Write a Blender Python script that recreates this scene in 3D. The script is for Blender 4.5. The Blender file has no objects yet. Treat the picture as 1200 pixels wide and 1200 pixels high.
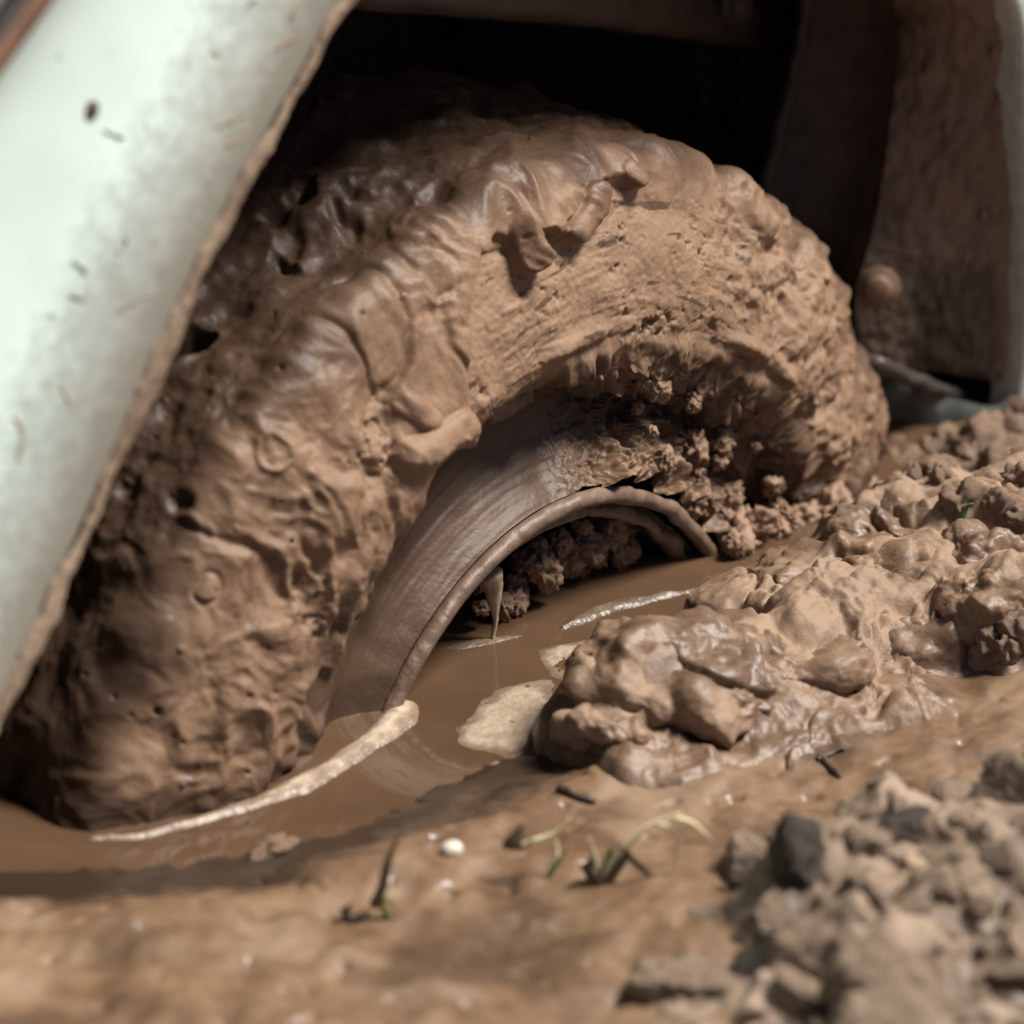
import bpy, math, random
import numpy as np

# ------------------------------------------------------------------ camera
CAM = np.array([-1.57106, -1.24634, 0.92981])
AZ, EL, ROLL, FPX = 0.895213, 0.412246, 0.031221, 5625.94      # measured from the wheel's ellipses
ZC, R_T = -0.0833, 0.30                                        # wheel centre height, tyre radius
_d = np.array([-math.sin(AZ)*math.cos(EL), -math.cos(AZ)*math.cos(EL), math.sin(EL)])
FW = -_d
_r = np.cross(FW, [0, 0, 1]); _r /= np.linalg.norm(_r)
_u = np.cross(_r, FW)
RT = math.cos(ROLL)*_r + math.sin(ROLL)*_u
UP = -math.sin(ROLL)*_r + math.cos(ROLL)*_u

scene = bpy.context.scene
COL = scene.collection
cd = bpy.data.cameras.new('camera')
cam = bpy.data.objects.new('camera', cd); COL.objects.link(cam)
from mathutils import Matrix
cam.matrix_world = Matrix([[RT[0], UP[0], -FW[0], CAM[0]], [RT[1], UP[1], -FW[1], CAM[1]],
                           [RT[2], UP[2], -FW[2], CAM[2]], [0, 0, 0, 1]])
cd.sensor_width = 36.0; cd.lens = FPX/1200*36.0
cd.clip_start = 0.05; cd.clip_end = 1000
cd.dof.use_dof = True; cd.dof.focus_distance = 2.17; cd.dof.aperture_fstop = 5.4
scene.camera = cam

# ------------------------------------------------------------------ sky, sun, exposure
SUN_EL, SUN_AZ = math.radians(59), math.radians(138)           # azimuth clockwise from +Y
world = bpy.data.worlds.new('World'); scene.world = world; world.use_nodes = True
wn = world.node_tree; bg = wn.nodes['Background']
sky = wn.nodes.new('ShaderNodeTexSky'); sky.sky_type = 'NISHITA'; sky.sun_disc = False
sky.sun_elevation = SUN_EL; sky.sun_rotation = SUN_AZ
sky.air_density = 0.4; sky.dust_density = 1.4; sky.ozone_density = 0.3
wn.links.new(sky.outputs[0], bg.inputs[0]); bg.inputs[1].default_value = 0.05
sd = bpy.data.lights.new('sun', 'SUN'); sd.energy = 4.8; sd.angle = math.radians(20); sd.color = (1, 0.95, 0.88)
sun = bpy.data.objects.new('sun', sd); COL.objects.link(sun)
sv = np.array([math.sin(SUN_AZ)*math.cos(SUN_EL), math.cos(SUN_AZ)*math.cos(SUN_EL), math.sin(SUN_EL)])
from mathutils import Vector
sun.rotation_euler = Vector(-sv).to_track_quat('-Z', 'Y').to_euler()
scene.view_settings.view_transform = 'Standard'; scene.view_settings.look = 'None'
scene.view_settings.gamma = 1.0; scene.view_settings.exposure = 0.66
scene.cycles.use_adaptive_sampling = True; scene.cycles.adaptive_threshold = 0.025
scene.cycles.max_bounces = 6; scene.cycles.diffuse_bounces = 3; scene.cycles.glossy_bounces = 3

rng = np.random.default_rng(11); random.seed(5)

# ------------------------------------------------------------------ numeric helpers
def proj(P):
    q = np.asarray(P, float) - CAM
    z = q @ FW
    return 600 + FPX*(q @ RT)/z, 600 - FPX*(q @ UP)/z

def on_plane(px, n, c):
    d = FW + (px[0]-600)/FPX*RT - (px[1]-600)/FPX*UP
    n = np.array(n, float)
    return CAM + d*((c - n @ CAM)/(n @ d))

def gnd(x, y, z=0.0): return on_plane((x, y), (0, 0, 1), z)

def _hash(ix, iy, iz, seed):
    h = (ix.astype(np.uint32)*np.uint32(374761393) + iy.astype(np.uint32)*np.uint32(668265263)
         + iz.astype(np.uint32)*np.uint32(2147483647) + np.uint32(seed*1274126177 & 0xffffffff))
    h = (h ^ (h >> np.uint32(13)))*np.uint32(1274126177)
    h = h ^ (h >> np.uint32(16))
    h = (h*np.uint32(2246822519)) ^ (h >> np.uint32(11))
    return h

def _perlin_block(P, seed):
    I = np.floor(P); F = P-I; I = I.astype(np.int32).view(np.uint32)
    w = F*F*F*(F*(F*6-15)+10)
    hx = [I[:, 0]*np.uint32(374761393), (I[:, 0]+np.uint32(1))*np.uint32(374761393)]
    hy = [I[:, 1]*np.uint32(668265263), (I[:, 1]+np.uint32(1))*np.uint32(668265263)]
    sz = np.uint32(seed*1274126177 & 0xffffffff)
    hz = [I[:, 2]*np.uint32(2147483647)+sz, (I[:, 2]+np.uint32(1))*np.uint32(2147483647)+sz]
    fx, fy, fz = F[:, 0], F[:, 1], F[:, 2]
    W = [[1-w[:, k], w[:, k]] for k in range(3)]
    out = np.zeros(len(P), np.float32); k1 = np.float32(1/511.5)
    for dx in (0, 1):
        for dy in (0, 1):
            hxy = hx[dx]+hy[dy]; wxy = W[0][dx]*W[1][dy]
            for dz in (0, 1):
                h = hxy+hz[dz]
                h = (h ^ (h >> np.uint32(13)))*np.uint32(1274126177); h = h ^ (h >> np.uint32(16)); h = (h*np.uint32(2246822519)) ^ (h >> np.uint32(11))
                g = ((h & np.uint32(1023)).astype(np.float32)*k1-1)*(fx-dx) + (((h >> np.uint32(10)) & np.uint32(1023)).astype(np.float32)*k1-1)*(fy-dy) \
                    + (((h >> np.uint32(20)) & np.uint32(1023)).astype(np.float32)*k1-1)*(fz-dz)
                out += wxy*W[2][dz]*g
    return out*np.float32(1.25)

def perlin(P, seed=0):
    P = np.asarray(P, np.float32); sh = P.shape[:-1]; Q = P.reshape(-1, 3)
    out = np.empty(len(Q), np.float32)
    for i in range(0, len(Q), 16384): out[i:i+16384] = _perlin_block(Q[i:i+16384], seed)
    return out.reshape(sh)

def fbm(P, octv=3, seed=0, gain=0.5, lac=2.03):
    a, o, P = 1.0, 0, np.asarray(P, np.float32)
    for k in range(octv):
        o = o + a*perlin(P, seed+k); P = P*lac+7.3; a *= gain
    return o

def ridge(P, octv=3, seed=0, gain=0.5):
    a, o, P = 1.0, 0, np.asarray(P, np.float32)
    for k in range(octv):
        o = o + a*(1-2*np.abs(perlin(P, seed+k))*1.6); P = P*2.03+3.1; a *= gain
    return o

def cells(P, seed=0):
    """distance to the nearest scattered point, and that cell's random value"""
    P = np.asarray(P, np.float32); I = np.floor(P).astype(np.int64)
    best = np.full(P.shape[:-1], 9.0, np.float32); val = np.zeros_like(best)
    for dx in (-1, 0, 1):
        for dy in (-1, 0, 1):
            for dz in (-1, 0, 1):
                J = I + np.array([dx, dy, dz])
                h = _hash(J[..., 0], J[..., 1], J[..., 2], seed)
                q = np.stack([(h & np.uint32(255)), (h >> np.uint32(8)) & np.uint32(255), (h >> np.uint32(16)) & np.uint32(255)], -1)/255.0
                d = np.sqrt((((J+q)-P)**2).sum(-1)).astype(np.float32)
                m = d < best
                best = np.where(m, d, best); val = np.where(m, (h >> np.uint32(24)).astype(np.float32)/255, val)
    return best, val

def at(mask, fn, *arrs):
    """evaluate a noise only where its mask counts"""
    m = mask > 0.003; out = np.zeros(mask.shape, np.float32)
    if m.any(): out[m] = fn(*[a[m] for a in arrs])*mask[m]
    return out

def sabs(x, e=0.0016): return np.sqrt(x*x+e)

def sstep(a, b, x):
    t = np.clip((x-a)/(b-a), 0, 1); return t*t*(3-2*t)

def seg_dist(X, Y, pts):
    """distance to a polyline, and the position along it"""
    best = np.full(X.shape, 1e9); tt = np.zeros(X.shape); n = len(pts)-1
    for k in range(n):
        ax, ay = pts[k][:2]; bx, by = pts[k+1][:2]
        dx, dy = bx-ax, by-ay; L = dx*dx+dy*dy+1e-12
        t = np.clip(((X-ax)*dx+(Y-ay)*dy)/L, 0, 1)
        d = np.hypot(X-ax-t*dx, Y-ay-t*dy)
        m = d < best; best = np.where(m, d, best); tt = np.where(m, (k+t)/n, tt)
    return best, tt

def poly_sd(X, Y, pts):
    """signed distance to a polygon, positive inside"""
    d, _ = seg_dist(X, Y, list(pts)+[pts[0]])
    ins = np.zeros(X.shape, bool); n = len(pts)
    for k in range(n):
        ax, ay = pts[k][:2]; bx, by = pts[(k+1) % n][:2]
        c = ((ay > Y) != (by > Y)) & (X < (bx-ax)*(Y-ay)/((by-ay)+1e-12)+ax)
        ins ^= c
    return np.where(ins, d, -d)

def spline(pts, n):
    """Catmull-Rom through points"""
    P = np.array(pts, float); P = np.vstack([2*P[0]-P[1], P, 2*P[-1]-P[-2]])
    out = []
    m = len(P)-3
    for k in np.linspace(0, m-1e-6, n):
        i = int(k); t = k-i; a, b, c, d = P[i:i+4]
        out.append(0.5*((2*b)+(c-a)*t+(2*a-5*b+4*c-d)*t*t+(3*b-a-3*c+d)*t**3))
    return np.array(out)

# ------------------------------------------------------------------ object helpers
def mesh_np(name, V, Q, attrs=None, smooth=True):
    me = bpy.data.meshes.new(name)
    V = np.ascontiguousarray(V, np.float32); Q = np.ascontiguousarray(Q, np.int32)
    k = Q.shape[1]
    me.vertices.add(len(V)); me.vertices.foreach_set('co', V.ravel())
    me.loops.add(Q.size); me.loops.foreach_set('vertex_index', Q.ravel())
    me.polygons.add(len(Q)); me.polygons.foreach_set('loop_start', np.arange(0, Q.size, k, dtype=np.int32))
    me.polygons.foreach_set('loop_total', np.full(len(Q), k, np.int32))
    me.polygons.foreach_set('use_smooth', np.full(len(Q), smooth))
    me.update(calc_edges=True); me.validate()
    for n_, a in (attrs or {}).items():
        at = me.attributes.new(n_, 'FLOAT', 'POINT'); at.data.foreach_set('value', np.ascontiguousarray(a, np.float32).ravel())
    return me

def link(name, me, mat=None, parent=None, label=None, cat=None, group=None, kind=None):
    o = bpy.data.objects.new(name, me); COL.objects.link(o)
    if mat is not None and me is not None and not me.materials: me.materials.append(mat)
    if parent is not None: o.parent = parent
    if label: o['label'] = label
    if cat: o['category'] = cat
    if group: o['group'] = group
    if kind: o['kind'] = kind
    return o

def grid_faces(nu, nv):
    i = np.arange(nu*nv).reshape(nu, nv)
    return np.stack([i[:-1, :-1], i[1:, :-1], i[1:, 1:], i[:-1, 1:]], -1).reshape(-1, 4)

def compact(V, Q, attrs):
    used = np.unique(Q); m = np.full(len(V), -1); m[used] = np.arange(len(used))
    return V[used], m[Q], {k: a.ravel()[used] for k, a in attrs.items()}

def tube(path, rad, ns=8, flat=1.0, flatdir=None, caps=True):
    """swept tube along path with a radius per point; flat < 1 squeezes it"""
    path = np.array(path, float); n = len(path)
    rad = np.full(n, rad) if np.isscalar(rad) else np.array(rad)
    T = np.gradient(path, axis=0); T /= np.linalg.norm(T, axis=1)[:, None]+1e-12
    ref = np.array(flatdir if flatdir is not None else [0.31, 0.22, 0.92], float)
    A = np.cross(T, ref); A /= np.linalg.norm(A, axis=1)[:, None]+1e-12
    B = np.cross(T, A)
    a = np.linspace(0, 2*np.pi, ns, endpoint=False)
    V = path[:, None] + rad[:, None, None]*(np.cos(a)[None, :, None]*A[:, None]+flat*np.sin(a)[None, :, None]*B[:, None])
    V = V.reshape(-1, 3); Q = []
    for i in range(n-1):
        for j in range(ns):
            Q.append((i*ns+j, i*ns+(j+1) % ns, (i+1)*ns+(j+1) % ns, (i+1)*ns+j))
    Q = np.array(Q)
    if caps:
        c0, c1 = len(V), len(V)+1
        V = np.vstack([V, path[:1], path[-1:]])
        e = [(c0, (j+1) % ns, j, c0) for j in range(ns)]
        # triangles stored as quads would be degenerate: use a centre vertex pair instead
        Q = np.vstack([Q])
        tri = np.array([(c0, (j+1) % ns, j) for j in range(ns)]+[(c1, (n-1)*ns+j, (n-1)*ns+(j+1) % ns) for j in range(ns)])
        tq = np.vstack([Q[:, [0, 1, 2]], Q[:, [0, 2, 3]], tri])
        return V, tq
    return V, Q

_ico = {}
def ico(sub):
    if sub not in _ico:
        import bmesh
        bm = bmesh.new(); bmesh.ops.create_icosphere(bm, subdivisions=sub, radius=1.0)
        V = np.array([v.co[:] for v in bm.verts]); F = np.array([[v.index for v in f.verts] for f in bm.faces]); bm.free()
        _ico[sub] = (V, F)
    return _ico[sub]

def box(c, s, bev=0.15):
    """bevelled box as vertices and triangles (a rounded cube)"""
    V, F = ico(3)
    k = 1-bev
    W = V/np.max(np.abs(V), axis=1)[:, None]*k + V*bev
    return W*np.array(s)/2/np.max(np.abs(W), axis=0)+np.array(c), F

# ------------------------------------------------------------------ materials
def nodes(name):
    m = bpy.data.materials.new(name); m.use_nodes = True
    nt = m.node_tree; p = nt.nodes['Principled BSDF']
    return m, nt, p

def N(nt, t, **kw):
    n = nt.nodes.new(t)
    for k, v in kw.items():
        if k in n.inputs.keys(): n.inputs[k].default_value = v
        else: setattr(n, k, v)
    return n

def noise(nt, vec, scale, detail=4, rough=0.55, dist=0.0):
    n = N(nt, 'ShaderNodeTexNoise'); n.inputs['Scale'].default_value = scale; n.inputs['Detail'].default_value = detail
    n.inputs['Roughness'].default_value = rough; n.inputs['Distortion'].default_value = dist
    nt.links.new(vec, n.inputs['Vector']); return n.outputs['Fac']

def ramp(nt, fac, stops):
    r = N(nt, 'ShaderNodeValToRGB'); e = r.color_ramp.elements
    while len(e) < len(stops): e.new(0.5)
    for el, (p, c) in zip(e, stops):
        el.position = p; el.color = (c, c, c, 1) if np.isscalar(c) else (*c, 1)
    nt.links.new(fac, r.inputs['Fac']); return r.outputs['Color']

def mix(nt, fac, a, b):
    n = N(nt, 'ShaderNodeMix', data_type='RGBA')
    for sock, v in ((n.inputs[0], fac), (n.inputs[6], a), (n.inputs[7], b)):
        if hasattr(v, 'is_output'): nt.links.new(v, sock)
        elif np.isscalar(v): sock.default_value = v
        else: sock.default_value = (*v, 1)
    return n.outputs[2]

def math_(nt, op, a, b=0.0):
    n = N(nt, 'ShaderNodeMath', operation=op)
    for s, v in ((n.inputs[0], a), (n.inputs[1], b)):
        if hasattr(v, 'is_output'): nt.links.new(v, s)
        else: s.default_value = v
    return n.outputs[0]

def mud(name, light, dark, rlo, rhi, bump=0.5, scale=1.0, dry=None, wet=None, grit=0.5, spec=0.5, wr=0.26):
    """mud: two tones in clouds, fine grit, optional 'dry' and 'wet' point attributes"""
    light, dark, dry, wet = [None if c is None else (c[0], c[1]*0.965, c[2]*0.89) for c in (light, dark, dry, wet)]   # iron-rich soil
    m, nt, p = nodes(name)
    tc = N(nt, 'ShaderNodeTexCoord').outputs['Object']
    big = noise(nt, tc, 22*scale, 5, 0.6, 0.4); mid = noise(nt, tc, 120*scale, 5, 0.6); fine = noise(nt, tc, 700*scale, 4, 0.65)
    f = math_(nt, 'ADD', math_(nt, 'MULTIPLY', big, 0.6), math_(nt, 'MULTIPLY', mid, 0.4))
    col = mix(nt, ramp(nt, f, [(0.40, 0.0), (0.58, 1.0)]), dark, light)
    col = mix(nt, ramp(nt, fine, [(0.38, 0.22*grit), (0.52, 0.0)]), col, tuple(0.35*c for c in dark))
    rough = ramp(nt, f, [(0.35, rlo), (0.65, rhi)])
    if dry is not None:
        at = N(nt, 'ShaderNodeAttribute', attribute_name='dry').outputs['Fac']
        col = mix(nt, at, col, dry); rough = mix(nt, at, rough, (0.85,)*3)
    if wet is not None:
        at = N(nt, 'ShaderNodeAttribute', attribute_name='wet').outputs['Fac']
        col = mix(nt, at, col, wet); rough = mix(nt, at, rough, (wr,)*3)
    nt.links.new(col, p.inputs['Base Color']); nt.links.new(rough, p.inputs['Roughness'])
    p.inputs['Specular IOR Level'].default_value = spec
    b1 = N(nt, 'ShaderNodeBump'); b1.inputs['Strength'].default_value = bump; b1.inputs['Distance'].default_value = 0.0012
    hh = math_(nt, 'ADD', math_(nt, 'MULTIPLY', noise(nt, tc, 260*scale, 5, 0.6), 1.0), math_(nt, 'MULTIPLY', fine, 0.35*grit))
    nt.links.new(hh, b1.inputs['Height']); nt.links.new(b1.outputs[0], p.inputs['Normal'])
    return m

M = {}
M['tyre'] = mud('tyre_mud', (0.238, 0.152, 0.102), (0.135, 0.081, 0.052), 0.36, 0.56, 0.34, 1.0, dry=(0.280, 0.186, 0.128), wet=(0.058, 0.035, 0.024), grit=1.0, wr=0.46, spec=0.26)  # wet tone also carries the shade painted on the tread
M['clump'] = mud('clump_mud', (0.28, 0.178, 0.118), (0.19, 0.115, 0.075), 0.45, 0.75, 0.5, 0.02, grit=0.4)
M['ground'] = mud('ground_mud', (0.205, 0.128, 0.080), (0.125, 0.076, 0.047), 0.30, 0.50, 0.08, 1.0, dry=(0.215, 0.150, 0.102), wet=(0.036, 0.024, 0.017), grit=0.7, wr=0.2)
M['mound'] = mud('mound_mud', (0.225, 0.146, 0.098), (0.130, 0.080, 0.052), 0.36, 0.60, 0.5, 1.0, dry=(0.285, 0.200, 0.142), wet=(0.070, 0.044, 0.030), grit=0.9, wr=0.36)
M['heap'] = mud('heap_earth', (0.27, 0.197, 0.146), (0.130, 0.090, 0.064), 0.6, 0.9, 0.6, 1.0, dry=(0.32, 0.25, 0.195), wet=(0.065, 0.05, 0.04), grit=0.6)
M['darkclod'] = mud('dark_clod', (0.13, 0.10, 0.078), (0.07, 0.053, 0.042), 0.6, 0.9, 1.0, 1.0, grit=1.0)
M['flange'] = mud('flange_mud', (0.150, 0.102, 0.074), (0.100, 0.066, 0.047), 0.4, 0.62, 0.3, 1.0, dry=(0.22, 0.15, 0.105), wet=(0.030, 0.019, 0.013), grit=0.5)
M['well'] = mud('well_dirt', (0.24, 0.165, 0.125), (0.11, 0.078, 0.06), 0.6, 0.9, 0.6, 0.6, grit=0.6)
M['crust'] = mud('crust_mud', (0.30, 0.225, 0.165), (0.19, 0.135, 0.095), 0.6, 0.85, 0.9, 1.2, grit=0.9)
M['spot'] = mud('spatter_mud', (0.12, 0.075, 0.055), (0.06, 0.036, 0.026), 0.5, 0.8, 0.5, 1.5)
M['spotlight'] = mud('spatter_pale', (0.36, 0.26, 0.19), (0.24, 0.16, 0.11), 0.6, 0.85, 0.5, 1.5)

def paint():
    m, nt, p = nodes('mint_paint')
    tc = N(nt, 'ShaderNodeTexCoord').outputs['Object']
    lip = N(nt, 'ShaderNodeAttribute', attribute_name='lip').outputs['Fac']
    n1 = noise(nt, tc, 30, 6, 0.65, 0.6); n2 = noise(nt, tc, 140, 5, 0.7); n3 = noise(nt, tc, 420, 3, 0.6)
    col = mix(nt, ramp(nt, n1, [(0.35, 0.0), (0.7, 1.0)]), (0.64, 0.79, 0.735), (0.68, 0.825, 0.775))
    # dried splash film, thick towards the arch lip
    f = math_(nt, 'ADD', math_(nt, 'MULTIPLY', lip, 1.25), math_(nt, 'MULTIPLY', math_(nt, 'SUBTRACT', n1, 0.5), 0.18))
    film = ramp(nt, math_(nt, 'ADD', f, math_(nt, 'MULTIPLY', math_(nt, 'SUBTRACT', n2, 0.5), 0.8)), [(0.16, 0.0), (0.60, 0.66), (1.0, 0.94)])
    col = mix(nt, film, col, (0.20, 0.175, 0.140))
    specks = ramp(nt, n2, [(0.68, 0.0), (0.74, 0.45)])
    col = mix(nt, specks, col, (0.36, 0.27, 0.2))
    nt.links.new(col, p.inputs['Base Color'])
    nt.links.new(mix(nt, film, (0.30,)*3, (0.75,)*3), p.inputs['Roughness'])
    b = N(nt, 'ShaderNodeBump'); b.inputs['Strength'].default_value = 0.25; b.inputs['Distance'].default_value = 0.001
    nt.links.new(math_(nt, 'MULTIPLY', film, n3), b.inputs['Height']); nt.links.new(b.outputs[0], p.inputs['Normal'])
    return m
M['paint'] = paint()

def simple(name, c1, c2, rough, scale=60, metal=0.0, bump=0.2, trans=0.0):
    m, nt, p = nodes(name); tc = N(nt, 'ShaderNodeTexCoord').outputs['Object']
    n = noise(nt, tc, scale, 5, 0.6, 0.3)
    nt.links.new(mix(nt, ramp(nt, n, [(0.35, 0), (0.65, 1)]), c1, c2), p.inputs['Base Color'])
    p.inputs['Roughness'].default_value = rough; p.inputs['Metallic'].default_value = metal
    b = N(nt, 'ShaderNodeBump'); b.inputs['Strength'].default_value = bump; b.inputs['Distance'].default_value = 0.0008
    nt.links.new(noise(nt, tc, scale*6, 4), b.inputs['Height']); nt.links.new(b.outputs[0], p.inputs['Normal'])
    return m
M['rust'] = simple('rusty_trim', (0.22, 0.105, 0.06), (0.13, 0.065, 0.04), 0.55, 80)
M['shaded_mint'] = simple('shaded_panel', (0.34, 0.40, 0.38), (0.25, 0.29, 0.28), 0.45, 40)  # mint darkened to stand for a panel in shadow
M['black'] = simple('black_rubber', (0.022, 0.019, 0.017), (0.05, 0.036, 0.028), 0.5, 90)
M['chipped'] = simple('chipped_sill', (0.20, 0.235, 0.215), (0.04, 0.031, 0.025), 0.4, 30)
M['steel'] = simple('wet_steel', (0.12, 0.125, 0.13), (0.06, 0.05, 0.045), 0.22, 45, 0.35, 0.2)
M['lip'] = simple('muddy_rim_lip', (0.185, 0.120, 0.083), (0.105, 0.064, 0.043), 0.5, 90, 0.0, 0.5)
def froth(name, c1, c2, thinc):
    m, nt, p = nodes(name); tc = N(nt, 'ShaderNodeTexCoord').outputs['Object']
    n = noise(nt, tc, 90, 5, 0.65, 0.8); v = N(nt, 'ShaderNodeTexVoronoi'); v.inputs['Scale'].default_value = 520; nt.links.new(tc, v.inputs['Vector'])
    col = mix(nt, ramp(nt, n, [(0.35, 0), (0.62, 1)]), c2, c1)
    th = N(nt, 'ShaderNodeAttribute', attribute_name='thin').outputs['Fac']
    col = mix(nt, math_(nt, 'MULTIPLY', th, 0.85), col, thinc)
    col = mix(nt, ramp(nt, v.outputs['Distance'], [(0.0, 0.14), (0.35, 0.0)]), col, thinc)
    nt.links.new(col, p.inputs['Base Color']); p.inputs['Roughness'].default_value = 0.42
    b = N(nt, 'ShaderNodeBump'); b.inputs['Strength'].default_value = 0.3; b.inputs['Distance'].default_value = 0.001
    nt.links.new(math_(nt, 'ADD', v.outputs['Distance'], n), b.inputs['Height']); nt.links.new(b.outputs[0], p.inputs['Normal'])
    return m
M['foam'] = froth('pale_foam', (0.50, 0.405, 0.305), (0.34, 0.255, 0.178), (0.15, 0.094, 0.06))
M['foam_patch'] = froth('patch_foam', (0.36, 0.285, 0.208), (0.24, 0.178, 0.122), (0.12, 0.074, 0.046))
M['scum'] = froth('scum', (0.20, 0.148, 0.104), (0.13, 0.09, 0.06), (0.09, 0.056, 0.036))
M['straw'] = simple('straw', (0.74, 0.65, 0.42), (0.58, 0.49, 0.28), 0.6, 200)
M['green'] = simple('green_blade', (0.075, 0.13, 0.03), (0.12, 0.17, 0.045), 0.45, 200)
M['leafbrown'] = simple('dead_leaf', (0.09, 0.06, 0.03), (0.05, 0.035, 0.02), 0.5, 150)
M['twig'] = simple('wet_twig', (0.07, 0.045, 0.03), (0.035, 0.022, 0.016), 0.5, 150)
M['root'] = simple('pale_root', (0.48, 0.36, 0.24), (0.30, 0.21, 0.13), 0.45, 200)
M['pebble'] = simple('white_pebble', (0.62, 0.56, 0.49), (0.46, 0.39, 0.31), 0.4, 90)

def water():
    m, nt, p = nodes('muddy_water'); tc = N(nt, 'ShaderNodeTexCoord').outputs['Object']
    n = noise(nt, tc, 14, 4, 0.55, 0.8)
    nt.links.new(mix(nt, ramp(nt, n, [(0.35, 0), (0.65, 1)]), (0.076, 0.043, 0.024), (0.098, 0.057, 0.033)), p.inputs['Base Color'])
    p.inputs['Roughness'].default_value = 0.045; p.inputs['IOR'].default_value = 1.42
    b = N(nt, 'ShaderNodeBump'); b.inputs['Strength'].default_value = 0.05; b.inputs['Distance'].default_value = 0.002
    nt.links.new(noise(nt, tc, 60, 2), b.inputs['Height']); nt.links.new(b.outputs[0], p.inputs['Normal'])
    return m
M['water'] = water()

# ------------------------------------------------------------------ ground
BANK = [(-160, 1035), (0, 1022), (120, 1020), (250, 1008), (340, 988), (420, 968), (480, 942), (530, 915), (580, 900),
        (625, 885), (650, 845), (665, 790), (720, 745), (790, 715), (870, 690), (930, 655), (1010, 600), (1060, 560)]
bank_w = [tuple(gnd(*q)[:2]) for q in BANK]
water_poly = bank_w + [(0.55, 0.25), (0.5, 0.9), (-0.9, 0.9), (-0.75, 0.15)]

def spread(lo, hi, step, far, n):
    core = np.arange(lo, hi+step/2, step)
    g = step*np.cumsum(np.geomspace(1, 1, 1).repeat(0)) if False else None
    k = np.geomspace(step*2, far, n)
    return np.concatenate([(lo-np.cumsum(k))[::-1], core, hi+np.cumsum(k)])

def ground_height(X, Y):
    sd_ = poly_sd(X, Y, water_poly)                       # + inside water, metres
    P = np.stack([X, Y, 0*X], -1)
    sdw = sd_ + 0.007*fbm(P*30, 3, 3) + 0.004*fbm(P*90, 2, 8)
    far = sstep(0.9, 3.0, np.hypot(X, Y))
    z = np.where(sdw > 0, -0.030*sstep(0, 0.05, sdw)-0.002, 0.0)
    out = np.clip(-sdw, 0, 1)
    z = z + 0.0025*sstep(0.02, 0.06, out) + 0.0016*sstep(0, 0.006, out) + 0.005*sstep(0.016, 0.05, out+0.010*fbm(P*14, 2, 12)) + 0.020*sstep(0.02, 0.35, out)*sstep(0.25, 0.05, X) - 0.007*sstep(0.2, 0.28, X)*sstep(0.6, 0.4, X)
    lum = 0.0090*fbm(P*12, 2, 20) + 0.0026*fbm(P*42, 2, 24)
    bl = sabs(perlin(P*30, 31), 0.004); lum = lum + 0.0035*(0.45-bl)
    # drying streaks dragged along the bank
    a = math.radians(20); U = X*math.cos(a)+Y*math.sin(a); W = -X*math.sin(a)+Y*math.cos(a)
    lum = lum + 0.0022*fbm(np.stack([U*18, W*48, 0*U], -1), 2, 40)
    lum = lum + 0.0002*fbm(P*150, 2, 44)
    pits = np.clip(fbm(P*60, 2, 61)-0.36, 0, 1); lum = lum - 0.010*pits
    z = z + lum*sstep(0.010, 0.05, out)*(1-0.6*far)
    z = z + far*0.25*fbm(P*0.25, 2, 90)*np.clip(np.hypot(X, Y)/25, 0, 1)
    return z, sdw, out, P

xs = spread(-0.52, 0.50, 0.00125, 14.0, 44); ys = spread(-0.50, 0.16, 0.00125, 14.0, 44)
X, Y = np.meshgrid(xs, ys, indexing='ij')
Z, sdw, outd, P = ground_height(X, Y)
wet = np.clip(sstep(0.052, 0.012, outd+0.020*fbm(P*20, 3, 71))*1.0*(outd > 0) + (sdw > 0)*1.0, 0, 1)
wet = np.clip(wet*0.95 + 0.55*sstep(0.05, 0.45, fbm(P*np.array([13, 13, 1]), 3, 77)), 0, 1)
dry = 0.55*sstep(0.0, 0.45, fbm(P*20, 4, 81))*(1-wet)
V = np.stack([X, Y, Z], -1).reshape(-1, 3)
me = mesh_np('ground', V, grid_faces(len(xs), len(ys)), {'wet': wet, 'dry': dry})
ground = link('ground', me, M['ground'], kind='structure')
def gz(x, y): return float(ground_height(np.array([[x]]), np.array([[y]]))[0][0, 0])

# puddle: one rippled sheet at z = 0
wx = np.linspace(-0.95, 0.6, 90); wy = np.linspace(-0.25, 0.95, 70)
WX, WY = np.meshgrid(wx, wy, indexing='ij')
link('puddle', mesh_np('puddle', np.stack([WX, WY, 0*WX-0.0005], -1).reshape(-1, 3), grid_faces(90, 70)), M['water'], kind='structure',
     label='murky brown water lying round the sunken wheel')

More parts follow.
